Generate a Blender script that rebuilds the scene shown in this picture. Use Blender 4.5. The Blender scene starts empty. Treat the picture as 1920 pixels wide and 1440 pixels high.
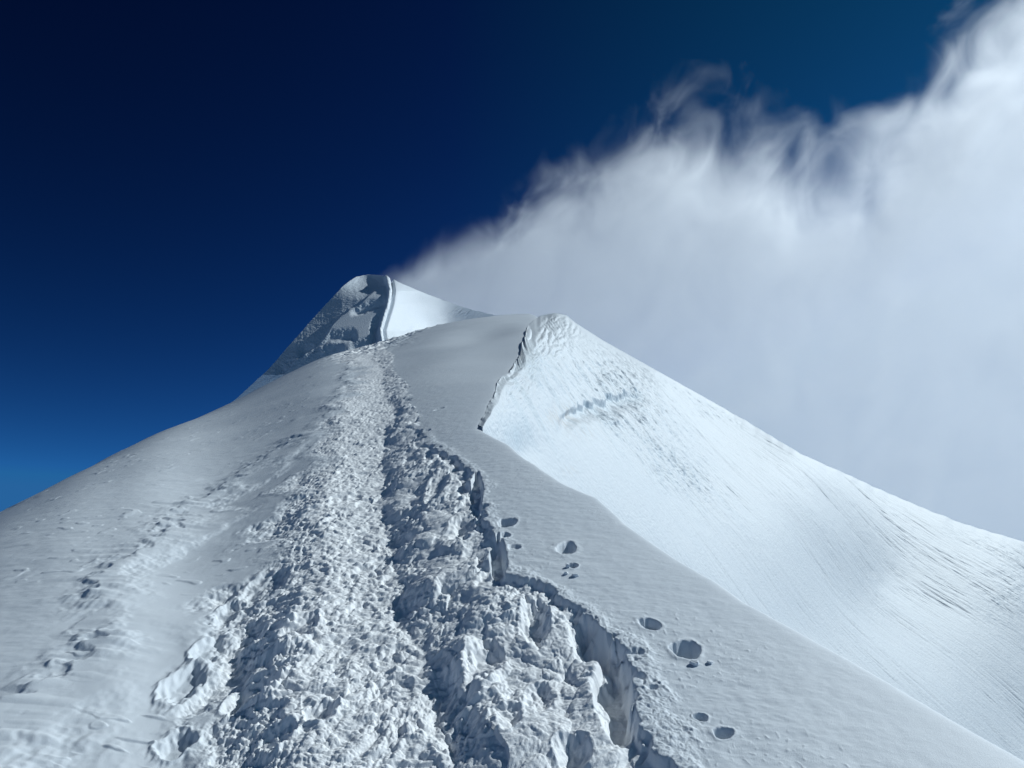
import bpy, math
import numpy as np

# ------------------------------------------------------------------ camera, sky, sun
PITCH = math.radians(19.0)
EYE = 1.6                       # eye height above the snow
FOC = 1536.0                    # focal length in units of a 1920 px wide frame
SUN_AZ, SUN_EL = 58.0, 42.0     # degrees, azimuth clockwise from the walking direction (+y)

sc = bpy.context.scene
COL = sc.collection
cam_data = bpy.data.cameras.new('camera')
cam = bpy.data.objects.new('camera', cam_data)
COL.objects.link(cam)
cam.location = (0, 0, 0)
cam.rotation_euler = (math.radians(90) + PITCH, 0, 0)
cam_data.sensor_width = 36.0
cam_data.lens = 36.0 * FOC / 1920.0
cam_data.clip_start = 0.05
cam_data.clip_end = 5000
sc.camera = cam

world = bpy.data.worlds.new("World")
sc.world = world
world.use_nodes = True
wn = world.node_tree
bg = wn.nodes['Background']
sky = wn.nodes.new('ShaderNodeTexSky')
sky.sky_type = 'NISHITA'
sky.sun_disc = False
sky.sun_elevation = math.radians(SUN_EL)
sky.sun_rotation = math.radians(SUN_AZ)
sky.altitude = 5600
sky.air_density = 1.0
sky.dust_density = 0.05
sky.ozone_density = 2.5
# high-altitude sky: the thin air darkens the blue strongly overhead
sepc = wn.nodes.new('ShaderNodeSeparateColor'); comb = wn.nodes.new('ShaderNodeCombineColor')
wn.links.new(sky.outputs[0], sepc.inputs[0])
for i, (gain, power, top) in enumerate(((.072, 3.7, .18), (.076, 3.5, 1.1), (.042, 3.1, 3.0))):
    pw = wn.nodes.new('ShaderNodeMath'); pw.operation = 'POWER'; pw.inputs[1].default_value = power
    ml = wn.nodes.new('ShaderNodeMath'); ml.operation = 'MULTIPLY'; ml.inputs[1].default_value = gain
    mn = wn.nodes.new('ShaderNodeMath'); mn.operation = 'MINIMUM'; mn.inputs[1].default_value = top
    wn.links.new(sepc.outputs[i], pw.inputs[0]); wn.links.new(pw.outputs[0], ml.inputs[0])
    gl = ml
    if i == 1:      # greener towards the sun
        wx_ = wn.nodes.new('ShaderNodeTexCoord'); sx3 = wn.nodes.new('ShaderNodeSeparateXYZ'); wn.links.new(wx_.outputs['Generated'], sx3.inputs[0])
        mx_ = wn.nodes.new('ShaderNodeMath'); mx_.operation = 'MAXIMUM'; mx_.inputs[1].default_value = 0; sh_ = wn.nodes.new('ShaderNodeMath'); sh_.operation = 'ADD'; sh_.inputs[1].default_value = .07; wn.links.new(sx3.outputs[0], sh_.inputs[0]); wn.links.new(sh_.outputs[0], mx_.inputs[0])
        gl = wn.nodes.new('ShaderNodeMath'); gl.operation = 'MULTIPLY_ADD'; gl.inputs[1].default_value = .34
        wn.links.new(mx_.outputs[0], gl.inputs[0]); wn.links.new(ml.outputs[0], gl.inputs[2])
    wn.links.new(gl.outputs[0], mn.inputs[0]); wn.links.new(mn.outputs[0], comb.inputs[i])
# unseen haze and cloud glow round and below the horizon, added to lift shadows
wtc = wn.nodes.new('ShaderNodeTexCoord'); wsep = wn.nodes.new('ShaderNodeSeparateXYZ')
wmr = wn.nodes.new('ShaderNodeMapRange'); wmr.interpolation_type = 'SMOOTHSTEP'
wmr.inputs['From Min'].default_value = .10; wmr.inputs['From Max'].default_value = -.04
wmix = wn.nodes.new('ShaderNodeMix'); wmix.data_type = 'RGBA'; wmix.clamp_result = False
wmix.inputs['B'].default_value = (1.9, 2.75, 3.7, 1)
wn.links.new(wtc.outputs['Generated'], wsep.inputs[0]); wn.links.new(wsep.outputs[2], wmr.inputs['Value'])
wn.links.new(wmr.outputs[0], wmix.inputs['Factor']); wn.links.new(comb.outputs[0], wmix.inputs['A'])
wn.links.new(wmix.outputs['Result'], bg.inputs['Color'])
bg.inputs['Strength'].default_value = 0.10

sun_data = bpy.data.lights.new('sun', 'SUN')
sun_data.energy = 3.3
sun_data.angle = math.radians(0.5)
sun_data.color = (0.89, 0.985, 1.02)
sun = bpy.data.objects.new('sun', sun_data)
COL.objects.link(sun)
from mathutils import Vector
a_, e_ = math.radians(SUN_AZ), math.radians(SUN_EL)
to_sun = Vector((math.sin(a_) * math.cos(e_), math.cos(a_) * math.cos(e_), math.sin(e_)))
sun.rotation_euler = to_sun.to_track_quat('Z', 'Y').to_euler()

sc.view_settings.view_transform = 'Standard'
sc.view_settings.look = 'None'
sc.view_settings.exposure = 0.17
sc.view_settings.gamma = 1.0
sc.cycles.volume_bounces = 16
sc.cycles.max_bounces = 16
sc.cycles.diffuse_bounces = 3
sc.cycles.volume_step_rate = 0.3
sc.cycles.use_denoising = True

# ------------------------------------------------------------------ maths helpers
cp, sp = math.cos(PITCH), math.sin(PITCH)

def direction(px, py):
    """world direction through a point of the 1920x1440 frame, unit depth along the lens axis"""
    px = np.asarray(px, float); py = np.asarray(py, float)
    X = (px - 960) / FOC; Y = -(py - 720) / FOC
    return X + 0 * Y, cp - Y * sp + 0 * X, sp + Y * cp + 0 * X

def tk(px, py):
    dx, dy, dz = direction(px, py)
    return dx / dy, dz / dy

def smooth(a, b, x):
    t = np.clip((x - a) / (b - a), 0, 1)
    return t * t * (3 - 2 * t)

def _hash(ix, iy, seed):
    h = (ix.astype(np.uint32) * np.uint32(374761393) + iy.astype(np.uint32) * np.uint32(668265263)
         + np.uint32((seed * 1274126177) & 0xffffffff))
    h = (h ^ (h >> np.uint32(13))) * np.uint32(1274126177)
    h = (h ^ (h >> np.uint32(16))) * np.uint32(2246822519)
    return h ^ (h >> np.uint32(15))

_ang = np.linspace(0, 2 * np.pi, 256, endpoint=False)
_GX, _GY = np.cos(_ang).astype(np.float32), np.sin(_ang).astype(np.float32)

def perlin(x, y, seed=0):
    x0 = np.floor(x); y0 = np.floor(y)
    fx = (x - x0).astype(np.float32); fy = (y - y0).astype(np.float32)
    ix = x0.astype(np.int64); iy = y0.astype(np.int64)
    u = fx * fx * fx * (fx * (fx * 6 - 15) + 10); v = fy * fy * fy * (fy * (fy * 6 - 15) + 10)
    def g(dx, dy):
        h = (_hash(ix + dx, iy + dy, seed) & np.uint32(255)).astype(np.int64)
        return _GX[h] * (fx - dx) + _GY[h] * (fy - dy)
    a = g(0, 0); b = g(1, 0); c = g(0, 1); d = g(1, 1)
    a = a + u * (b - a); c = c + u * (d - c)
    return (a + v * (c - a)) * 1.5

def cells(x, y, seed=0):
    """distance to the nearest and second nearest feature point, and a random number of the cell"""
    ix = np.floor(x).astype(np.int64); iy = np.floor(y).astype(np.int64)
    f1 = np.full(x.shape, 9.0, np.float32); f2 = f1.copy(); rid = np.zeros(x.shape, np.float32)
    for dx in (-1, 0, 1):
        for dy in (-1, 0, 1):
            h = _hash(ix + dx, iy + dy, seed)
            rx = (h & np.uint32(1023)).astype(np.float32) / 1023; ry = ((h >> np.uint32(10)) & np.uint32(1023)).astype(np.float32) / 1023
            d = np.hypot(ix + dx + rx - x, iy + dy + ry - y).astype(np.float32)
            closer = d < f1
            f2 = np.where(closer, f1, np.minimum(f2, d))
            rid = np.where(closer, ((h >> np.uint32(20)) & np.uint32(1023)).astype(np.float32) / 1023, rid)
            f1 = np.where(closer, d, f1)
    return f1, f2, rid

def interp(x, pts):
    xs, ys = zip(*pts)
    return np.interp(x, xs, ys)

def tps(P, V, Q):
    """thin plate spline through scattered points"""
    P = np.asarray(P, float); V = np.asarray(V, float); n = len(P)
    def phi(r): return np.where(r > 0, r * r * np.log(np.maximum(r, 1e-9)), 0)
    K = phi(np.hypot(P[:, None, 0] - P[None, :, 0], P[:, None, 1] - P[None, :, 1])) + np.eye(n) * 1e-4
    A = np.zeros((n + 3, n + 3)); A[:n, :n] = K; A[:n, n] = 1; A[:n, n + 1:] = P; A[n, :n] = 1; A[n + 1:, :n] = P.T
    w = np.linalg.solve(A, np.concatenate([V, np.zeros(3)]))
    out = w[n] + w[n + 1] * Q[0] + w[n + 2] * Q[1]
    for i in range(n): out = out + w[i] * phi(np.hypot(Q[0] - P[i, 0], Q[1] - P[i, 1]))
    return out

def grid_mesh(name, X, Y, Z, mat, shade=True):
    r, c = X.shape
    co = np.empty((r * c, 3), np.float32)
    co[:, 0] = X.ravel(); co[:, 1] = Y.ravel(); co[:, 2] = Z.ravel()
    idx = np.arange(r * c, dtype=np.int32).reshape(r, c)
    q = np.stack([idx[:-1, :-1], idx[:-1, 1:], idx[1:, 1:], idx[1:, :-1]], -1).reshape(-1, 4)
    me = bpy.data.meshes.new(name)
    me.vertices.add(r * c); me.vertices.foreach_set('co', co.ravel())
    me.loops.add(q.size); me.loops.foreach_set('vertex_index', q.ravel())
    me.polygons.add(len(q))
    me.polygons.foreach_set('loop_start', np.arange(0, q.size, 4, dtype=np.int32))
    me.polygons.foreach_set('use_smooth', np.full(len(q), shade))
    me.update(calc_edges=True)
    me.materials.append(mat)
    ob = bpy.data.objects.new(name, me)
    COL.objects.link(ob)
    return ob

def grid_normals(X, Y, Z):
    a = np.stack([np.gradient(v, axis=1) for v in (X, Y, Z)], -1)
    b = np.stack([np.gradient(v, axis=0) for v in (X, Y, Z)], -1)
    n = np.cross(a, b)
    n /= np.maximum(np.linalg.norm(n, axis=-1, keepdims=True), 1e-12)
    pos = np.stack([X, Y, Z], -1)
    flip = (n * pos).sum(-1) > 0
    n[flip] *= -1
    return n

def soft(a, it=1):
    for _ in range(it):
        b = a.copy()
        b[1:-1] = (a[:-2] + 2 * a[1:-1] + a[2:]) / 4
        a = b.copy()
        a[:, 1:-1] = (b[:, :-2] + 2 * b[:, 1:-1] + b[:, 2:]) / 4
    return a

# ------------------------------------------------------------------ materials
def snow_material(name, color=(0.74, 0.775, 0.81), grain=0.35, grain_scale=260.0, ice=None, trodden_lit=None):
    m = bpy.data.materials.new(name); m.use_nodes = True
    nt = m.node_tree; N = nt.nodes; L = nt.links
    b = N['Principled BSDF']
    b.inputs['Roughness'].default_value = 0.62
    b.inputs['Specular IOR Level'].default_value = 0.25
    geo = N.new('ShaderNodeNewGeometry')
    n1 = N.new('ShaderNodeTexNoise'); n1.inputs['Scale'].default_value = grain_scale; n1.inputs['Detail'].default_value = 3
    L.new(geo.outputs['Position'], n1.inputs['Vector'])
    bump = N.new('ShaderNodeBump'); bump.inputs['Strength'].default_value = grain; bump.inputs['Distance'].default_value = 1.2 / grain_scale
    L.new(n1.outputs['Fac'], bump.inputs['Height']); L.new(bump.outputs[0], b.inputs['Normal'])
    mix = N.new('ShaderNodeMix'); mix.data_type = 'RGBA'
    mix.inputs['A'].default_value = (*color, 1)
    mix.inputs['B'].default_value = (color[0] * .93, color[1] * .95, color[2] * .97, 1)
    n2 = N.new('ShaderNodeTexNoise'); n2.inputs['Scale'].default_value = 0.9; n2.inputs['Detail'].default_value = 6
    L.new(geo.outputs['Position'], n2.inputs['Vector'])
    L.new(n2.outputs['Fac'], mix.inputs['Factor'])
    out = mix.outputs['Result']
    if trodden_lit:
        at = N.new('ShaderNodeAttribute'); at.attribute_name = 'trodden'
        m2 = N.new('ShaderNodeMix'); m2.data_type = 'RGBA'
        L.new(at.outputs['Fac'], m2.inputs['Factor']); L.new(out, m2.inputs['A']); m2.inputs['B'].default_value = (*trodden_lit, 1)
        out = m2.outputs['Result']
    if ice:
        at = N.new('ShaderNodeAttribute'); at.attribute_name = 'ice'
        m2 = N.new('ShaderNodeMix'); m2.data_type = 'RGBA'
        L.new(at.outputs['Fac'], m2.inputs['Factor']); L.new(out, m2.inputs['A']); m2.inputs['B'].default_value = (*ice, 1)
        at2 = N.new('ShaderNodeAttribute'); at2.attribute_name = 'dust'
        m3 = N.new('ShaderNodeMix'); m3.data_type = 'RGBA'
        L.new(at2.outputs['Fac'], m3.inputs['Factor']); L.new(m2.outputs['Result'], m3.inputs['A']); m3.inputs['B'].default_value = (0.50, 0.40, 0.32, 1)
        out = m3.outputs['Result']
    L.new(out, b.inputs['Base Color'])
    return m

SNOW = snow_material('wind_packed_snow', trodden_lit=(.95, .96, .97))  # trodden snow, whitened further for the sun its clods catch
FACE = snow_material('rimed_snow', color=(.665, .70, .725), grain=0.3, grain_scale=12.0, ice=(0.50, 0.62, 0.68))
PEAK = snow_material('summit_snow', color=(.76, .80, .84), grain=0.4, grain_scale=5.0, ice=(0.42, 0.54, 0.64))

def set_attr(ob, name, v):
    at = ob.data.attributes.new(name, 'FLOAT', 'POINT')
    at.data.foreach_set('value', np.clip(v, 0, 1).astype(np.float32).ravel())

# ------------------------------------------------------------------ the ridge underfoot
# skyline of the ridge (frame px, py, metres ahead where the snow rolls out of sight)
SKYLINE = [(-700, 1330, 8), (-350, 1130, 9), (0, 962, 10), (150, 882, 13), (300, 811, 18.5), (415, 766, 28), (480, 730, 36), (560, 690, 45),
           (620, 662, 52), (690, 650, 58), (740, 634, 62), (830, 607, 66), (920, 592, 68), (1010, 587, 70),
           (1150, 590, 70), (1400, 600, 70), (1700, 620, 70), (2000, 650, 70), (2600, 720, 70)]
_sp = np.array(SKYLINE, float)
_st, _sk = tk(_sp[:, 0], _sp[:, 1])
_tt = np.linspace(-1.8, 1.8, 3601)
_kk = np.interp(_tt, _st, _sk); _yy = np.interp(_tt, _st, _sp[:, 2])
_ker = np.hanning(121); _ker /= _ker.sum()
_kk = np.convolve(np.pad(_kk, 60, 'edge'), _ker, 'valid'); _yy = np.convolve(np.pad(_yy, 60, 'edge'), _ker, 'valid')

def ridge_base(t, y):
    k = np.interp(t, _tt, _kk); ys = np.interp(t, _tt, _yy)
    return -EYE + (k + 2 * EYE / ys) * y - (EYE / ys ** 2) * y * y

def on_ridge(px, py):
    """the point of the bare ridge seen at a place of the frame"""
    t, k = tk(px, py)
    ks = np.interp(t, _tt, _kk); ys = np.interp(t, _tt, _yy)
    m = ks + 2 * EYE / ys; c = EYE / ys ** 2
    d = np.maximum((m - k) ** 2 - 4 * c * EYE, 0)
    y = ((m - k) - np.sqrt(d)) / (2 * c)
    return t * y, y

def plan_line(pts):
    """a line drawn over the snow, as x for every y"""
    p = np.array(pts, float)
    x, y = on_ridge(p[:, 0], p[:, 1])
    o = np.argsort(y)
    return x[o], y[o]

def line_x(line, y):
    lx, ly = line
    # beyond the ends carry on straight
    s0 = (lx[1] - lx[0]) / (ly[1] - ly[0])
    r = np.interp(np.log(np.maximum(y, .05)), np.log(ly), lx)
    return np.where(y < ly[0], lx[0] + s0 * (y - ly[0]), r)

CORNICE = plan_line([(2100, 1525), (1920, 1420), (1850, 1382), (1750, 1327), (1640, 1266), (1500, 1186), (1400, 1131), (1350, 1092), (1280, 1048),
                     (1180, 982), (1130, 934), (1070, 908), (1020, 880), (960, 830), (905, 797), (911, 782), (920, 768), (924, 752), (936, 738), (938, 718), (946, 700), (962, 690), (973, 668), (985, 656), (987, 640), (997, 628), (999, 612), (1012, 592)])
TRENCH = plan_line([(1275, 1500), (1240, 1440), (1203, 1350), (1183, 1240), (1105, 1168), (1035, 1112), (960, 1092), (932, 1060),
                    (905, 985), (896, 925), (880, 880), (842, 850), (800, 826), (785, 780), (765, 720), (740, 662), (720, 645)])
GULLY = plan_line([(905, 1500), (868, 1400), (800, 1200), (745, 1050), (722, 900), (738, 760), (722, 690), (700, 655)])
CORE_L = plan_line([(540, 1500), (560, 1400), (575, 1200), (590, 1050), (612, 900), (638, 800), (660, 740), (690, 690), (672, 655)])
ROUGH_L = plan_line([(290, 1500), (296, 1400), (300, 1280), (345, 1190), (420, 1130), (478, 1060), (510, 960), (560, 860), (600, 800), (645, 735), (676, 690), (640, 655)])
SCARP = plan_line([(-60, 1440), (20, 1330), (130, 1180), (205, 1080), (290, 995), (350, 960), (400, 915), (480, 868), (560, 820), (615, 775), (650, 720), (668, 672)])

def rows():
    """distances ahead of the camera: even steps over the frame near by, even ratios far off"""
    a = 1 / np.linspace(1 / 2.15, 1 / 30.0, 1250)
    b = np.geomspace(30.0, 78.0, 420)[1:]
    c = np.geomspace(78, 200, 30)[1:]
    n = np.linspace(0.25, 2.15, 90)[:-1]
    return np.concatenate([n, a, b, c])

ys = rows()
ts = np.concatenate([np.linspace(-1.8, -0.70, 90)[:-1], np.linspace(-0.70, 0.70, 1500), np.linspace(0.70, 1.8, 90)[1:]])
T, Yg = np.meshgrid(ts, ys)
Xg = T * Yg
Zg = ridge_base(T, Yg)
pix = np.maximum(Yg / 1100.0, 0.002)        # size of one cell, metres

def lod(wl):
    """fade a wavelength out where the mesh cannot carry it"""
    return smooth(1.5, 4.0, wl / pix)

def fb(scale, seed, oct=4, gain=.5, sx=1., sy=1., x=None, y=None):
    x = Xg if x is None else x; y = Yg if y is None else y
    out = 0; a = 1.0; wl = scale
    for i in range(oct):
        out = out + a * lod(wl) * perlin(x / wl / sx, y / wl / sy, seed + i)
        a *= gain; wl /= 2.03
    return out

def billow(scale, seed, oct=4, gain=.55, sx=1., sy=1., x=None, y=None):
    """rounded lumps parted by sharp creases"""
    x = Xg if x is None else x; y = Yg if y is None else y
    out = 0; a = 1.0; wl = scale
    for i in range(oct):
        out = out + a * lod(wl) * (np.abs(perlin(x / wl / sx, y / wl / sy, seed + i)) * 2 - .55)
        a *= gain; wl /= 2.03
    return out

wx = .05 * perlin(Xg / .35, Yg / .35, 91) + .010 * perlin(Xg / .11, Yg / .11, 92)
wy = .05 * perlin(Xg / .35, Yg / .35, 93) + .010 * perlin(Xg / .11, Yg / .11, 94)
XW, YW = Xg + wx, Yg + wy
edge_n = .06 * perlin(Xg / .22, Yg / .30, 95) + .035 * perlin(Xg / .08, Yg / .1, 96) + .015 * perlin(Xg / .03, Yg / .035, 97)
big_n = .16 * perlin(Xg / .9, Yg / 1.1, 98)

near = smooth(45, 8, Yg)
wid = 1 + Yg * 0.02
dTR = Xg - line_x(TRENCH, Yg) + edge_n * 1.1 + .02 * (cells(Xg / .09, Yg / .12, 67)[2] - .5)          # + is right of the trench wall
dGU = Xg - line_x(GULLY, Yg) + edge_n + big_n * .6
dCL = Xg - line_x(CORE_L, Yg) + edge_n + big_n * .5
dRL = Xg - line_x(ROUGH_L, Yg) + edge_n * 2 + big_n * 3
dSC = Xg - line_x(SCARP, Yg) + edge_n * 1.5 + big_n * 1.2

in_trail = smooth(-.05, .30, dRL) * smooth(.01, -.03, dTR)
core = smooth(-.05, .08, dCL) * smooth(.05, -.06, dGU)
left = smooth(-.10, .30, dRL) * smooth(.08, -.06, dCL)
right = smooth(-.05, .08, dGU) * smooth(.01, -.03, dTR)

D = np.zeros_like(Zg)
# broad wind shaping of the untouched snow
D += .05 * perlin(Xg / 5.1, Yg / 7.0, 5) + .02 * perlin(Xg / 1.7, Yg / 2.6, 6)
D += .0025 * fb(.5, 7, 4, sx=2.2)
# groove of the trail
depth = (.035 * in_trail * (1 - .45 * smooth(-.05, .08, dGU)) + .0 * core) * (.15 + .85 * smooth(11, 7, Yg))
D -= depth
# the trodden strip crowns at its left edge and leans to the right, towards the sun
_cl, _gu, _tr = line_x(CORE_L, Yg), line_x(GULLY, Yg), line_x(TRENCH, Yg)
_u = Xg - _cl + big_n * .4
_w = np.maximum(_gu - _cl, .1)
_su = (np.sqrt(_u * _u + .0064) + _u) / 2
_sd = (np.sqrt(_u * _u + .0064) - _u) / 2
_lean = .045 - .22 * np.minimum(_su, _w) - .13 * np.minimum(_sd, .55)
_back = smooth(-.12, 1.0, .16 * perlin(Xg / .35, Yg / .5, 72) + (Xg - _gu) / np.maximum(_tr - _gu, .1))
D += np.where(Xg > _gu, _lean * (1 - _back), _lean) * smooth(-.05, .45, dRL) * (.35 + .65 * smooth(11, 5, Yg)) * smooth(40, 16, Yg)
# core: trodden crumbs
crumbs = billow(.10, 20, 5, .64, x=XW, y=YW)
cf1, cf2, cid = cells(XW / .042, YW / .046, 29)
clod = np.sqrt(np.clip(1 - (cf1 / .62) ** 2, 0, 1)) * cid * lod(.045)
g1, g2, gid = cells(Xg / .20 + .3 * perlin(Xg / .4, Yg / .4, 64), Yg / .34, 65)
D -= core * .012 * smooth(.42, .28, g1) * (gid > .35) * smooth(16, 8, Yg)
D += core * (.008 * crumbs + .011 * clod + .008 * fb(.35, 28, 2))
# right: big rounded blocks and holes
f1, f2, rid = cells(XW / .25 + .3 * perlin(Xg / .5, Yg / .5, 31), YW / .30, 33)
block = np.sqrt(np.clip(1 - (f1 / .62) ** 2, 0, 1)) * (.35 + .65 * rid)
f1b, f2b, ridb = cells(XW / .11, YW / .13, 35)
blockb = np.sqrt(np.clip(1 - (f1b / .6) ** 2, 0, 1)) * ridb
rcr = .5 + .5 * smooth(-.1, .25, perlin(Xg / .4, Yg / .6, 68) + .5 * smooth(.25, 0, dGU) - .1)
D += right * (.036 * block - .015 + .018 * blockb * lod(.1) + .008 * rcr * billow(.06, 40, 4, .6, x=XW, y=YW) + .018 * fb(.6, 44, 2) + .005 * rcr * clod)
# gully between core and right side
gbr = np.clip(.55 + 1.3 * perlin(Xg / .5, Yg / .55, 71), 0, 1.2)
D -= .026 * gbr * np.exp(-((dGU - .03) / .07) ** 2) * smooth(14, 6, Yg)
D += .03 * gbr * np.exp(-((dGU - .16) / .08) ** 2) * (0.5 + perlin(Xg / .3, Yg / .3, 47)) * smooth(14, 6, Yg)
# left: wind-carved steps, long across the slope, sharp on the side away from the wind
ux = Xg + .08 * perlin(Xg / .5, Yg / .3, 51)
carv = np.abs(perlin(ux / .42, YW / .17, 52)) * 2 - .5
carv2 = np.abs(perlin(ux / .17, YW / .07, 53)) * 2 - .5
clump = smooth(-.1, .35, perlin(Xg / .7, Yg / .55, 54))
lrough = smooth(-.25, .2, perlin(Xg / .33, Yg / .6, 57) + .9 * smooth(.5, .05, -dCL) - .15)
left = left * (.18 + .82 * lrough)
D -= smooth(-.05, .30, dRL) * smooth(.08, -.06, dCL) * (1 - lrough) * .02
D += smooth(-.05, .1, dRL) * smooth(.08, -.06, dCL) * .0035 * billow(.035, 58, 3, .65)
D += left * (.018 * clump + .020 * carv * (.4 + clump) + .013 * carv2 * lod(.09) * (.4 + clump) + .007 * clod + .008 * billow(.06, 56, 4, .6, x=XW, y=YW) - .01)
# the trench and its wall
tl = smooth(820, 860, 0 * Yg + 840)  # keeps the wall all along
wy_ = [(1560, .02), (1440, .035), (1385, .02), (1350, .10), (1290, .13), (1215, .10), (1165, .02), (1110, .02), (1060, .07), (980, .06), (900, .055), (850, .05), (826, .03), (795, 0)]
_wl = sorted((float(on_ridge(np.interp(q[0], [826, 1092, 1440], [800, 960, 1240]), q[0])[1]), q[1]) for q in wy_)
walld = np.interp(Yg, *zip(*_wl))
wallmask = smooth(0, .03, walld)
walld = walld * .42 * (1 + .5 * perlin(Yg / .5, 0 * Yg + 2.2, 66))
ww = .09 + .7 * walld
D -= walld * smooth(.012, -.03, dTR) * smooth(-ww * 1.35, -ww * .75, dTR + .06 * perlin(Xg / .12, Yg / .2, 63))
D += wallmask * .010 * np.exp(-((dTR - .03) / .05) ** 2)
D += smooth(14, 9, Yg) * .003 * np.exp(-((dTR - .04) / .07) ** 2) * billow(.03, 60, 3, .7, x=XW, y=YW)

def pit(px, py, rx, ry, dep, rot=0.0, sharp=.35, lip=.0, seed=0):
    global D
    x0, y0 = on_ridge(px, py)
    x0 = float(x0); y0 = float(y0)
    dx = Xg - x0 ; dy = Yg - y0
    c_, s_ = math.cos(rot), math.sin(rot)
    u = (dx * c_ + dy * s_) / rx; v = (-dx * s_ + dy * c_) / ry
    dep = dep * (.55 if seed >= 40 else .33); lip = lip * .5; r = np.hypot(u, v) / (.60 if seed >= 40 else .72) + (.36 if seed >= 40 else .3) * perlin(u * 1.1 + seed, v * 1.1, 70 + seed) + (.10 if seed >= 40 else .16) * perlin(u * 4, v * 4, 71 + seed)
    D = D - dep * smooth(1 + sharp * .5, 1 - sharp, r) + lip * np.exp(-((r - 1.25) / .22) ** 2)

# deep holes beside the wall
pit(1150, 1300, .09, .36, .16, -.10, .35, 0, 1)
pit(1110, 1195, .06, .20, .20, .2, .4, 0, 2)
pit(1003, 1150, .075, .28, .16, .05, .9, .01, 3)
pit(935, 1045, .06, .45, .20, .05, .4, 0, 4)
pit(893, 925, .06, .7, .16, .05, .4, 0, 5)
pit(905, 1215, .10, .22, .12, 0, .8, .01, 6)
pit(1075, 1395, .07, .10, .10, 0, .8, .01, 7)
pit(860, 985, .10, .3, .07, 0, .8, .01, 8)
pit(820, 905, .10, .5, .07, 0, .8, .02, 9)
pit(1010, 1285, .07, .12, .08, 0, .8, .01, 12)
pit(945, 1330, .07, .10, .07, 0, .8, .01, 13)
# holes on the left
for i, (px, py, rx, ry, dp) in enumerate([(345, 1285, .09, .22, .10), (400, 1215, .10, .20, .09), (455, 1190, .12, .25, .10), (500, 1090, .16, .30, .10),
                                          (330, 1400, .08, .12, .08), (475, 1300, .12, .2, .10), (430, 1140, .08, .2, .08), (560, 1180, .10, .2, .08), (600, 1340, .07, .09, .06), (520, 1390, .07, .09, .06)]):
    pit(px, py, rx, ry, dp, .1, .6, .02, 20 + i)
# boot and pole holes on the right-hand slope
for i, (px, py, rx, ry, dp) in enumerate([(950, 981, .085, .15, .08), (948, 1006, .05, .08, .04), (964, 1029, .055, .08, .025), (1060, 1031, .10, .17, .11),
                                          (1074, 1066, .04, .06, .03), (1220, 1181, .075, .085, .06), (1284, 1231, .092, .105, .13), (1314, 1362, .036, .032, .035),
                                          (1355, 1391, .055, .050, .07), (822, 765, .10, .16, .02), (800, 803, .08, .12, .02)]):
    pit(px, py, rx, ry, dp, -.15, .22, .006, 40 + i)

# fine rime pimples right of the wall and on parts of the left
pim = np.clip(perlin(Xg / .020, Yg / .026, 80) - .42, 0, 1) * lod(.03)
patch = smooth(-.05, .3, perlin(Xg / .9, Yg / .7, 81) + .25)
D += (dTR > 0) * .006 * pim * patch * smooth(1.3, .2, dTR)
D += (dTR > 0) * .0026 * fb(.07, 82, 3, .6, sx=1.6) * smooth(1.4, .1, dTR)
# wind scarps on the left slope
sl = smooth(-.5, .0, dSC) * smooth(.45, .02, dSC)
stretch = np.abs(perlin(Xg / .55 + .2 * perlin(Xg / .3, Yg / .3, 84), Yg / .09 / (1 + Yg * .05), 83))
D += smooth(-.25, .0, dSC) * smooth(.25, .03, dSC) * .022 * (perlin(Xg / .4, Yg / .6, 85) + .45)
D += sl * .012 * np.clip(stretch * 2 - .35, 0, 1)
D += smooth(-.09, .05, dSC + .12 * perlin(Xg / .12, Yg / .12, 73)) * .020 * smooth(-.25, .3, perlin(Xg / .8, Yg / 1.1, 74) + .1) * smooth(1.2, .25, dSC)
D -= smooth(.22, .42, dSC + 1.2 * big_n) * .030 * (.5 + perlin(Xg / 1.1, Yg / 1.6, 69)) * smooth(.05, -.15, dRL)
scat = smooth(.12, .42, perlin(Xg / .8, Yg / 1.3, 86))
dash = smooth(.30, .52, perlin(Xg / .13 + .3 * perlin(Xg / .2, Yg / .2, 102), Yg / (.022 + .004 * Yg), 103)) * smooth(.0, .35, perlin(Xg / .7, Yg / 1.2, 104))
dash2 = smooth(.30, .50, perlin(Xg / .6 + .3 * perlin(Xg / .4, Yg / .4, 105), Yg / (.07 + .012 * Yg), 106)) * smooth(.0, .35, perlin(Xg / 1.9, Yg / 2.6, 107))
D += smooth(.05, -.1, dRL) * (.006 * dash * lod(.05) + .010 * dash2 * smooth(4.5, 8, Yg))
D += smooth(0, -.3, dSC) * .002 * fb(.1, 87, 3, .6, sx=1.8)
D += smooth(.0, -.9, dSC) *   .014 * fb(2.2, 88, 3, .5, sx=2)
# hollows on the upper hump
for px, py, a in ((905, 622, -.25), (925, 668, -.12)):
    x0, y0 = on_ridge(px, py)
    D += a * np.exp(-((Xg - float(x0)) / 1.2) ** 2 - ((Yg - float(y0)) / 5) ** 2)
# lumps round the top of the trail
top = smooth(26, 40, Yg) * smooth(3.0, .5, np.abs(Xg - line_x(TRENCH, Yg) + .8))
D += top * .10 * billow(.9, 61, 4, .6, sy=2)

# the drop beyond the cornice
D_crust = D.copy()
dE = Xg - line_x(CORNICE, Yg) + .03 * perlin(Yg / .7, 0 * Yg + 3.3, 99) * smooth(8.5, 6, Yg)
rr = .012 + Yg * .001
D -= 9 * (np.sqrt(dE * dE + rr * rr) + dE) / 2
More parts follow.
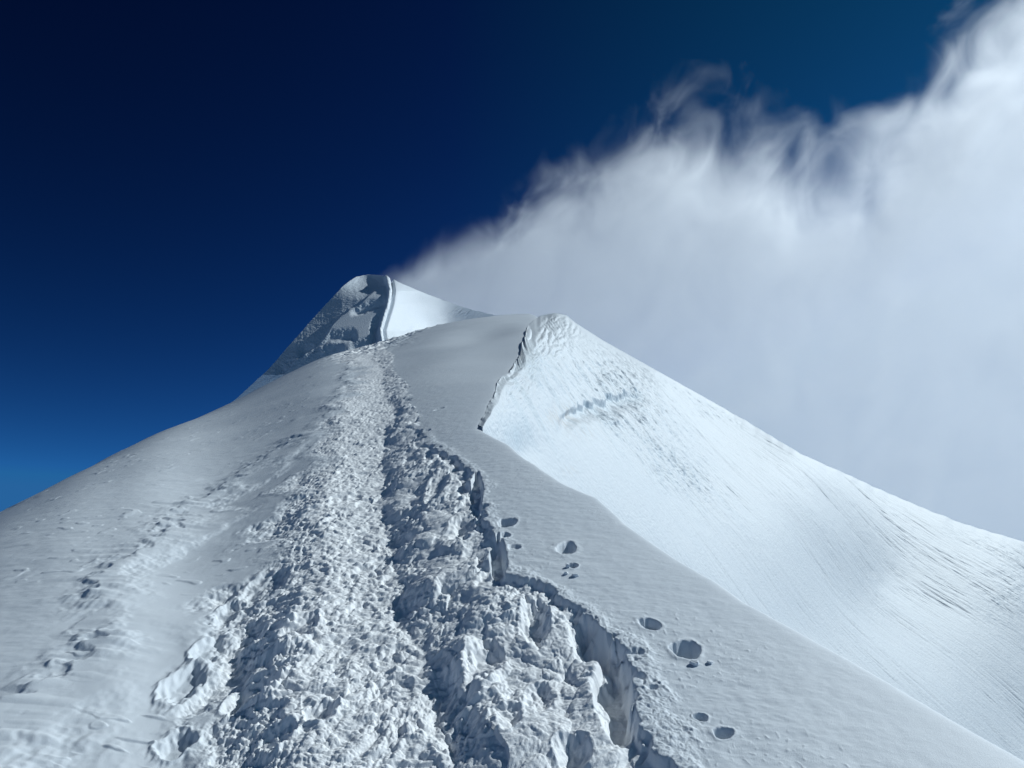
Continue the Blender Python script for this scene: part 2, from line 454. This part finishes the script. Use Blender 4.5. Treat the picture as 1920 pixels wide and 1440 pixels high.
# undercut shape: push lumps sideways so that they lean
Xd = Xg + in_trail * .25 * D * perlin(Xg / .2, Yg / .2, 101)
fade_near = smooth(.2, 1.6, Yg)
ridge = grid_mesh('snow_ridge', Xd, Yg, Zg + D * fade_near, SNOW)
ridge['kind'] = 'structure'
set_attr(ridge, 'trodden', in_trail)

# ------------------------------------------------------------------ the bright flank beyond the cornice
F_TOP = [(850, 850), (885, 815), (905, 797), (911, 782), (920, 768), (924, 752), (936, 738), (938, 718), (946, 700), (962, 690), (973, 668), (985, 656), (987, 640), (997, 628), (999, 612), (1012, 592), (1040, 587), (1062, 591), (1080, 606), (1130, 638), (1230, 694), (1330, 750),
         (1400, 790), (1500, 850), (1600, 895), (1700, 940), (1800, 980), (1860, 998), (1920, 1016), (2050, 1075), (2400, 1240)]
F_BOT = [(850, 870), (885, 845), (905, 830), (960, 870), (1020, 920), (1070, 950), (1130, 975), (1180, 1020), (1280, 1090), (1400, 1175), (1500, 1225), (1640, 1305), (1750, 1370), (1920, 1465), (2400, 1740)]
cx, cy_ = line_x(CORNICE, 0), 0
F_CTRL = [(905, 796, None), (925, 750, None), (945, 700, None), (975, 668, None), (992, 640, None), (1012, 592, 44),
          (1040, 587, 45), (1080, 606, 46), (1230, 694, 49), (1500, 850, 54), (1750, 960, 60), (1920, 1016, 62), (2400, 1240, 66),
          (960, 850, 9.8), (1020, 890, 11.4), (1130, 940, 15), (1280, 1055, 18.5), (1500, 1190, 25), (1750, 1330, 29), (1920, 1420, 31.5), (2400, 1700, 34),
          (1060, 740, 20.5), (1300, 900, 30), (1650, 1100, 42)]
cp_, cv_ = [], []
for px, py, d in F_CTRL:
    if d is None:
        _, yy = on_ridge(px, py); dy = direction(px, py)[1]
        d = float(yy) / float(dy) * 1.0
    cp_.append((px / 1000, py / 1000)); cv_.append(1 / d)
nu, nv = 1300, 800
pxs = np.linspace(870, 2350, nu)
top_ = np.interp(pxs, *zip(*F_TOP)); k9 = np.hanning(9); k9 /= k9.sum()
top_ = np.convolve(np.pad(top_, 4, 'edge'), k9, 'valid')
bot_ = np.interp(pxs, *zip(*F_BOT))
v = np.linspace(0, 1, nv)[:, None]
PX = pxs[None, :] + 0 * v
PY = top_[None, :] * (1 - v) + bot_[None, :] * v
INV = tps(cp_, cv_, (PX / 1000, PY / 1000))
INV = np.maximum(INV, 1 / 300) * (1 - .3 * smooth(906, 880, PX))
dx, dy, dz = direction(PX, PY)
X, Y, Z = dx / INV, dy / INV, dz / INV
n = grid_normals(X, Y, Z)
n = np.stack([soft(n[..., i], 6) for i in range(3)], -1)
# local axes of the face
fall = np.array([.55, -.35, -.76]); nm = n.mean((0, 1)); nm /= np.linalg.norm(nm)
fall -= nm * fall.dot(nm); fall /= np.linalg.norm(fall); cross = np.cross(nm, fall)
A = X * fall[0] + Y * fall[1] + Z * fall[2]
B = X * cross[0] + Y * cross[1] + Z * cross[2]
A = A * 1.8; B = B * 1.8
def blob(cx, cy, rx, ry, rot=0):
    c_, s_ = math.cos(math.radians(rot)), math.sin(math.radians(rot))
    u = ((PX - cx) * c_ + (PY - cy) * s_) / rx; w = (-(PX - cx) * s_ + (PY - cy) * c_) / ry
    return np.exp(-(u * u + w * w))
cell = 1.8 / INV / 1100
def fl(wl): return smooth(1.2, 3.5, wl / cell)
mod = smooth(-.35, .35, perlin(A / 9, B / 5, 214))
def groove(w, seed):
    n_ = perlin(A / (w * 9), B / w + .6 * perlin(A / 9, B / 5, 210), seed)
    on = smooth(.0, .35, perlin(A / (w * 6), B / (w * 2.2), seed + 50))
    return np.exp(-(n_ / .13) ** 2) * on
flute = sum(g * fl(w * .5) * groove(w, 200 + i) for i, (w, g) in enumerate([(2.2, .07), (1.1, .055), (.55, .04)]))
flute = flute + .05 * np.abs(perlin(A / 14, B / 1.9, 204)) + .03 * perlin(A / 8, B / .8, 205)
rough = np.clip(blob(1150, 770, 150, 70, 28) + .9 * blob(1110, 710, 110, 50, 10) + .8 * blob(1000, 790, 60, 60) + .6 * blob(975, 700, 30, 70, 20) + .6 * blob(1340, 770, 60, 16, 30)
                + .7 * blob(1290, 900, 110, 35, 38) +   .3 * blob(1890, 1120, 60, 60, 40) + .25 * blob(1850, 1020, 90, 16, 25), 0, 1)
fray = sum(g * fl(w) * (np.abs(perlin(A / (w * 1.25), B / w + .4 * perlin(A / 3, B / 2, 219), 220 + i)) * 2 - .5) for i, (w, g) in enumerate([(1.9, .30), (.85, .22), (.4, .13), (.2, .07)]))
pm = smooth(-.1, .3, perlin(A / 3.2, B / 1.6, 230))
disp = -flute * (.25 + .75 * mod) * smooth(1000, 1250, PX) + rough * fray * (.5 + .5 * pm) * .55
disp += .22 * perlin(A / 16, B / 12, 240) * smooth(0, .15, v) * smooth(1., .85, v)
disp += .018 * fl(.5) * perlin(A / .9, B / .4, 241)
# an icy step across the upper face, like the broken edge of a slab
step = np.interp(PX, [1040, 1080, 1130, 1180, 1215], [790, 765, 748, 736, 732])
sd = (PY - step) + 10 * perlin(A / 2.5, B / 2.5, 245)
disp -= .5 * smooth(1040, 1070, PX) * smooth(1225, 1160, PX) * smooth(-5, 6, sd) * smooth(45, 8, sd)
# the hollow icy wall under the broken cornice
disp -= 1.1 * blob(985, 830, 26, 38, -25)
crest_x = np.interp(PY, [587, 592, 612, 640, 668, 700, 742, 768, 796, 850], [1040, 1012, 999, 987, 973, 946, 931, 920, 905, 860])
off = smooth(2, 60, PX - crest_x)
disp = disp * (.02 + .98 * off) + .22 * smooth(4, 30, PX - crest_x) * smooth(130, 20, PX - crest_x) * (np.abs(perlin(PX / 13, PY / 17, 270)) + .5 * np.abs(perlin(PX / 6, PY / 8, 271)) - .3)
disp *= 1 - .7 * blob(955, 810, 70, 60)
disp *= (smooth(0, .03, v) * .96 + .04) * np.clip(1 / INV / 75, .1, .8)
jag = .16 * (perlin(PX / 9, PY / 9, 250) + .6 * perlin(PX / 4, PY / 4, 251)) * 0 + .10 * perlin(PX / 22, 0 * PX, 252) * smooth(1250, 1400, PX)
Zj = jag * smooth(.06, 0, v) * np.clip(1 / INV / 75, .1, .8)
X += n[..., 0] * disp; Y += n[..., 1] * disp; Z += n[..., 2] * disp + Zj
# hang the flank from the edge of the ridge
_ex, _ey = on_ridge(pxs, top_)
_ei = np.clip(np.searchsorted(ys, _ey), 0, len(ys) - 1)
_ej = np.clip([int(np.argmin(np.abs(ts * ys[i] - x))) for i, x in zip(_ei, _ex)], 0, len(ts) - 1)
_ez = Zg[_ei, _ej] + D_crust[_ei, _ej] - (.012 + .001 * _ey)
_ex = _ex - (2.5 + 3 * smooth(12, 28, _ey)) * (.012 + .001 * _ey)
_wt = smooth(903, 908, pxs) * smooth(1014, 1000, pxs)
_wv = smooth(.16, 0, v)
for arr, tgt in ((X, _ex), (Y, _ey), (Z, _ez)):
    arr += ((tgt - arr[0]) * _wt)[None, :] * _wv
# the slope goes on down below the cornice
_pe = PY[-1][None, :] + np.linspace(0, 1, 71)[1:, None] ** 1.3 * 420
_px = PX[-1][None, :] + 0 * _pe
_ie = np.maximum(tps(cp_, cv_, (_px / 1000, _pe / 1000)), 1 / 300)
_ie *= (1 - .3 * smooth(906, 880, _px))
_ie = np.minimum(_ie, 1 / 7.5)
_ex3 = direction(_px, _pe)
_last = [a[-1] - d_ / INV[-1] for a, d_ in zip((X, Y, Z), direction(PX[-1], PY[-1]))]
_fd = np.linspace(1, 0, 70)[:, None]
X = np.vstack([X, _ex3[0] / _ie + _last[0] * _fd]); Y = np.vstack([Y, _ex3[1] / _ie + _last[1] * _fd]); Z = np.vstack([Z, _ex3[2] / _ie + _last[2] * _fd])
# roll over behind the skyline
nb = 14
bx, by, bz = [], [], []
for k in range(nb, 0, -1):
    s_ = k / nb
    bx.append(X[0] * (1 + .25 * s_) + 6 * s_); by.append(Y[0] + 30 * s_ ** 1.2); bz.append(Z[0] - 26 * s_ ** 1.8)
X = np.vstack([bx, X]); Y = np.vstack([by, Y]); Z = np.vstack([bz, Z])
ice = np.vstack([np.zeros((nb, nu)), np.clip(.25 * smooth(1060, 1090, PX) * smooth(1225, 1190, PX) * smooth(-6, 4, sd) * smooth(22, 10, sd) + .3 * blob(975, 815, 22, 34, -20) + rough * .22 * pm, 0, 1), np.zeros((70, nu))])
dust = np.vstack([np.zeros((nb, nu)), .45 * (blob(1055, 780, 30, 16, 15) + .5 * blob(1095, 815, 20, 12) + .4 * blob(1070, 880, 16, 10)) * smooth(-.2, .3, perlin(A / .8, B / .4, 260)), np.zeros((70, nu))])
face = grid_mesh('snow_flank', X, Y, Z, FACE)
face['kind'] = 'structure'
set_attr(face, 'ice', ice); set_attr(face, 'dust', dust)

# ------------------------------------------------------------------ the summit
C_TOP = [(330, 860), (415, 767), (455, 732), (500, 690), (560, 622), (600, 578), (625, 551), (645, 531), (665, 518), (690, 511), (715, 515), (735, 523), (760, 534), (800, 551), (850, 570), (890, 582), (930, 592), (1000, 612), (1060, 640)]
C_BOT = [(330, 900), (415, 800), (480, 760), (560, 720), (640, 690), (700, 680), (740, 665), (830, 640), (930, 625), (1060, 665)]
nu, nv = 900, 500
pxs = np.linspace(335, 1050, nu)
top_ = np.interp(pxs, *zip(*C_TOP)); k9 = np.hanning(25); k9 /= k9.sum()
top_ = np.convolve(np.pad(top_, 12, 'edge'), k9, 'valid')
top_ += 1.1 * perlin(pxs / 22, 0 * pxs, 300) + .5 * perlin(pxs / 7, 0 * pxs, 301)
bot_ = np.interp(pxs, *zip(*C_BOT))
v = np.linspace(0, 1, nv)[:, None]
PX = pxs[None, :] + 0 * v
PY = top_[None, :] * (1 - v) + bot_[None, :] * v
crest = np.interp(PY, [500, 520, 545, 570, 600, 620, 650, 700], [728, 729, 734, 731, 722, 716, 720, 715])
dd = PX - crest
sdd = np.sqrt(dd * dd + 16)
base_d = np.interp(PY, [500, 640, 700], [168, 132, 122])
base_d = np.interp(PY, [500, 640, 700], [166, 132, 121])
d = base_d + np.where(dd > 0, .29 * sdd, .018 * sdd + .00008 * sdd ** 2) + 12 * np.exp(-((PX - 690) / 40.) ** 2) * smooth(560, 515, PY)
_up = np.interp(PX, [415, 500, 560, 600, 640, 680, 700, 720], [800, 716, 668, 636, 590, 562, 545, 535])
d = d + .06 * np.clip(_up - PY, 0, 60) * (PX < crest - 12)
dx, dy, dz = direction(PX, PY)
X, Y, Z = dx * d, dy * d, dz * d
n = grid_normals(X, Y, Z); n = np.stack([soft(n[..., i], 8) for i in range(3)], -1)
U = PX / 11.0; W = PY / 11.0        # metres across the summit at its distance
def band(pts, w, amp=5, seed=0):
    yy = np.interp(PX, *zip(*pts)) + .6 * amp * perlin(U / 3.2, W / 5 + seed, 310 + seed) + 2.2 * perlin(U / .9, W / 1.4, 320 + seed)
    return soft(PY - yy, 3)
lft = smooth(-6, -14, dd)
disp = np.zeros_like(X)
icy = np.zeros_like(X)
def scarp(pts, x0, x1, h, w, seed, soft_=8):
    """a rough step: the snow above stands proud of the snow below"""
    global disp, icy
    q = band(pts, w, 5, seed)
    mk = smooth(x0 - soft_, x0 + soft_, PX) * smooth(x1 + soft_, x1 - soft_, PX) * lft
    inside = smooth(-5, 5, q) * smooth(w + 3, w - 3, q) * mk
    disp -= h * .45 * smooth(-5, w + 4, q) * smooth(w * 2.6, w * 1.1, q) * mk
    icy = np.maximum(icy, inside)
# dark upper rim of the left face, and the bands lower down
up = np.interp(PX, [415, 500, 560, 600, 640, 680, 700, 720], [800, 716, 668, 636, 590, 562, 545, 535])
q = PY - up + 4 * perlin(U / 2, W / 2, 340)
rim_shade = smooth(4, -5, q) * lft
disp -= .4 * rim_shade
icy = np.maximum(icy, .55 * rim_shade)  # shade of the rim painted in with the ice colour
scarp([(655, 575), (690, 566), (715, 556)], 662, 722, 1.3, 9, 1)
scarp([(690, 600), (722, 575)], 696, 726, 1.5, 30, 2, 5)
scarp([(560, 640), (620, 618), (665, 616), (720, 612)], 560, 665, 1.2, 12, 3)
scarp([(500, 690), (560, 660), (620, 640), (720, 632)], 520, 640, 1.4, 18, 4)
scarp([(650, 640), (720, 622)], 660, 722, 1.2, 16, 5)
scarp([(430, 752), (500, 712), (560, 684), (610, 668), (660, 650)], 430, 650, 1.2, 14, 6)
rg = .10 * np.abs(perlin(U / 1.2, W / .6, 350)) + .07 * np.abs(perlin(U / .5, W / .3, 351)) + .02 * perlin(U / .22, W / .2, 352)
disp += lft * rg * (.06 + 1.0 * icy) * 1.0
# the groove of the track on the crest
disp += .5 * np.exp(-((dd + 3) / 2.6) ** 2) - .9 * smooth(1.5, 3.5, dd) * smooth(9, 5, dd) + .12 * perlin(U * 3, W * 2, 353) * smooth(12, 4, np.abs(dd))
# wind ribs low on the bright side
ribs = blob_ = np.exp(-(((PX - 865) / 34.) ** 2 + ((PY - 588) / 10.) ** 2))
disp += ribs * .35 * np.abs(perlin((U + W) / .5, (U - W) / 2.2, 354))
disp += smooth(5, 30, dd) * .15 * perlin(U / 7, W / 4, 355)
X += n[..., 0] * disp; Y += n[..., 1] * disp; Z += n[..., 2] * disp
nb = 14
bx, by, bz = [], [], []
for k in range(nb, 0, -1):
    s_ = k / nb
    bx.append(X[0] * (1 + .2 * s_)); by.append(Y[0] + 50 * s_ ** 1.2); bz.append(Z[0] - 40 * s_ ** 1.8)
X = np.vstack([bx, X]); Y = np.vstack([by, Y]); Z = np.vstack([bz, Z])
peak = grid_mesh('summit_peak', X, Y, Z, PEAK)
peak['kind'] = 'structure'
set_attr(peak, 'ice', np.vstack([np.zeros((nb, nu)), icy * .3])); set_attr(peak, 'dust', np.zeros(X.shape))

# ------------------------------------------------------------------ the cloud streaming off the summit
CD = 240.0        # distance of the middle of the cloud
CLOUD_TOP = [(640, 560), (700, 520), (760, 478), (850, 424), (950, 368), (1050, 305), (1150, 245), (1230, 200), (1290, 172), (1340, 175), (1400, 196), (1460, 208), (1530, 208),
             (1600, 205), (1680, 150), (1740, 98), (1800, 50), (1850, -10), (1950, -120), (2080, -280)]
sx_ = CD / FOC
PLUME_X1 = 2150
def build_cloud():
    # local axes: x to the right, y away from the viewer, z up; tilted like the view so that its face stands square
    pts = [((px - 960) * sx_, -(py - 720) * sx_) for px, py in CLOUD_TOP]
    xs = np.linspace(pts[0][0], pts[-1][0], 60)
    tz = np.interp(xs, *zip(*pts))
    tzm = np.array([max(tz[max(0, i - 3):i + 4]) for i in range(60)]) + 9.0
    low = np.interp(xs, [xs[0], xs[8], xs[-1]], [8, -20, -130])
    TH = np.interp(xs, [xs[0], xs[0] + 25, xs[0] + 90, xs[-1]], [5, 10, 18, 24])
    ring = 16
    V = []; F = []
    for i in range(60):
        mz = (tzm[i] + low[i]) / 2; hz = (tzm[i] - low[i]) / 2
        for j in range(ring):
            a = 2 * math.pi * j / ring
            cc, ss = math.cos(a), math.sin(a)
            V.append((xs[i], TH[i] * math.copysign(abs(cc) ** .6, cc), mz + hz * math.copysign(abs(ss) ** .5, ss)))
    for i in range(59):
        for j in range(ring):
            F.append((i * ring + j, i * ring + (j + 1) % ring, (i + 1) * ring + (j + 1) % ring, (i + 1) * ring + j))
    F.append(tuple(range(ring))[::-1]); F.append(tuple(59 * ring + j for j in range(ring)))
    me = bpy.data.meshes.new('cloud'); me.from_pydata(V, [], F); me.update()
    m = bpy.data.materials.new('cloud_vapour'); m.use_nodes = True
    nt = m.node_tree; N = nt.nodes; L = nt.links
    for x in list(N): N.remove(x)
    out = N.new('ShaderNodeOutputMaterial')
    vol = N.new('ShaderNodeVolumeScatter'); vol.inputs['Color'].default_value = (.985, .995, 1, 1); vol.inputs['Anisotropy'].default_value = .55
    L.new(vol.outputs[0], out.inputs['Volume'])
    tc = N.new('ShaderNodeTexCoord')
    def math_(op, a, b=None, c=None, clamp=False):
        n = N.new('ShaderNodeMath'); n.operation = op; n.use_clamp = clamp
        for i, v in enumerate((a, b, c)):
            if v is None: continue
            if isinstance(v, (int, float)): n.inputs[i].default_value = v
            else: L.new(v, n.inputs[i])
        return n.outputs[0]
    sep = N.new('ShaderNodeSeparateXYZ'); L.new(tc.outputs['Object'], sep.inputs[0])
    # streaming axes: along the plume and curling upwards
    mp = N.new('ShaderNodeMapping'); mp.inputs['Rotation'].default_value = (0, math.radians(-28), 0)
    L.new(tc.outputs['Object'], mp.inputs['Vector'])
    mp2 = N.new('ShaderNodeMapping'); mp2.inputs['Scale'].default_value = (1 / 14, 1 / 16, 1 / 20)
    L.new(mp.outputs[0], mp2.inputs['Vector'])
    nz = N.new('ShaderNodeTexNoise'); nz.inputs['Scale'].default_value = 1.0; nz.inputs['Detail'].default_value = 6; nz.inputs['Roughness'].default_value = .56; nz.inputs['Distortion'].default_value = .9
    L.new(mp2.outputs[0], nz.inputs['Vector'])
    x0, x1 = pts[0][0], pts[-1][0]; z0, z1 = -60.0, 180.0
    fc = N.new('ShaderNodeFloatCurve')
    xn = math_('DIVIDE', math_('SUBTRACT', sep.outputs[0], x0), x1 - x0, clamp=True)
    L.new(xn, fc.inputs['Value'])
    cur = fc.mapping.curves[0]
    P = [((x - x0) / (x1 - x0), (z - z0) / (z1 - z0)) for x, z in pts]
    cur.points[0].location = P[0]; cur.points[1].location = P[-1]
    for q in P[1:-1]: cur.points.new(*q)
    fc.mapping.update()
    edge = math_('MULTIPLY_ADD', fc.outputs[0], z1 - z0, z0)
    below = math_('SUBTRACT', edge, sep.outputs[2])            # metres below the upper edge
    grow = math_('MULTIPLY_ADD', xn, 46.0, 8.0, )               # ragged amplitude grows downwind
    nb_ = N.new('ShaderNodeTexNoise'); nb_.inputs['Scale'].default_value = 1 / 38; nb_.inputs['Detail'].default_value = 2; nb_.inputs['Distortion'].default_value = .6
    L.new(tc.outputs['Object'], nb_.inputs['Vector'])
    mixn = math_('ADD', math_('MULTIPLY', nz.outputs['Fac'], .62), math_('MULTIPLY', nb_.outputs['Fac'], .38))
    ragged = math_('MULTIPLY', math_('SUBTRACT', mixn, .515), grow)
    ragged = math_('MULTIPLY', ragged, 2.6)
    dep = math_('ADD', below, ragged)
    ramp = math_('DIVIDE', dep, math_('MULTIPLY_ADD', xn, 42.0, 7.0), clamp=True)
    ramp = math_('POWER', ramp, 1.6)
    thick = math_('MULTIPLY_ADD', xn, 17.0, 7.0)
    yy = math_('DIVIDE', sep.outputs[1], thick)
    slab = math_('SUBTRACT', 1.0, math_('MULTIPLY', yy, yy), clamp=True)
    dens = math_('MULTIPLY', math_('MULTIPLY', ramp, slab), math_('MULTIPLY_ADD', nz.outputs['Fac'], .06, .022, clamp=True))
    dens = math_('MULTIPLY', dens, math_('MULTIPLY_ADD', xn, -1.3, 2.2))
    L.new(dens, vol.inputs['Density'])
    me.materials.append(m)
    ob = bpy.data.objects.new('cloud', me); COL.objects.link(ob)
    ob.location = (0, CD * cp, CD * sp)
    ob.rotation_euler = (PITCH, 0, 0)
    ob['label'] = 'white wind-blown cloud streaming off the summit to the upper right'
    ob['category'] = 'cloud'
    return ob
cloud = build_cloud()

# ------------------------------------------------------------------ loose pieces of snow lying on the crust
_Zfin = Zg + D * fade_near
def ground_z(x, y):
    i = int(np.argmin(np.abs(ys - y))); j = int(np.argmin(np.abs(ts * ys[i] - x)))
    return float(_Zfin[i, j])

LOOSE = snow_material('broken_snow', color=(.84, .865, .89), grain=.5)
def snow_block(px, py, size, seed, label, flat=.6):
    rng = np.random.RandomState(seed)
    x, y = on_ridge(px, py); x = float(x); y = float(y)
    nlat, nlon = 22, 32
    V = []; F = []
    cut = rng.normal(size=(6, 3)); cut /= np.linalg.norm(cut, axis=1)[:, None]
    lim = rng.uniform(.55, .8, 6)
    for i in range(nlat + 1):
        th = math.pi * i / nlat
        for j in range(nlon):
            ph = 2 * math.pi * j / nlon
            v = np.array([math.sin(th) * math.cos(ph), math.sin(th) * math.sin(ph), math.cos(th)])
            for c_, l_ in zip(cut, lim):
                e = v.dot(c_) - l_
                if e > 0: v = v - c_ * e * .95
            g = float(perlin(np.array([v[0] * 2.1 + seed]), np.array([v[1] * 2.1 + v[2] * 1.7]), 400 + seed)[0]) * .16 + float(perlin(np.array([v[0] * 6 + v[2] * 3]), np.array([v[1] * 6 + seed]), 401 + seed)[0]) * .07
            v = v * (1 + g)
            V.append((v[0] * size, v[1] * size * .85, v[2] * size * flat))
    for i in range(nlat):
        for j in range(nlon):
            a = i * nlon + j; b = i * nlon + (j + 1) % nlon
            F.append((a, b, b + nlon, a + nlon))
    me = bpy.data.meshes.new('snow_block'); me.from_pydata(V, [], F); me.update()
    me.polygons.foreach_set('use_smooth', np.full(len(me.polygons), True))
    me.materials.append(LOOSE)
    ob = bpy.data.objects.new('snow_block', me); COL.objects.link(ob)
    ob.location = (x, y, ground_z(x, y) + size * flat * .45)
    ob.rotation_euler = (.35, .1, rng.uniform(0, 6.28))
    ob['label'] = label; ob['category'] = 'snow block'; ob['group'] = 'loose pieces of snow beside the footprints'
    return ob

snow_block(1304, 1260, .020, 1, 'angular snow lump just below the deepest boot hole on the right')
snow_block(1333, 1258, .015, 2, 'small round snow lump right of the angular one below the deepest boot hole')
snow_block(1065, 1070, .016, 3, 'small pointed snow lump directly below the wide upper boot hole')
snow_block(1062, 1083, .013, 4, 'flat sliver of snow, lower left of the group below the upper boot hole')
snow_block(1079, 1087, .020, 5, 'largest snow lump of the little group below the upper boot hole')
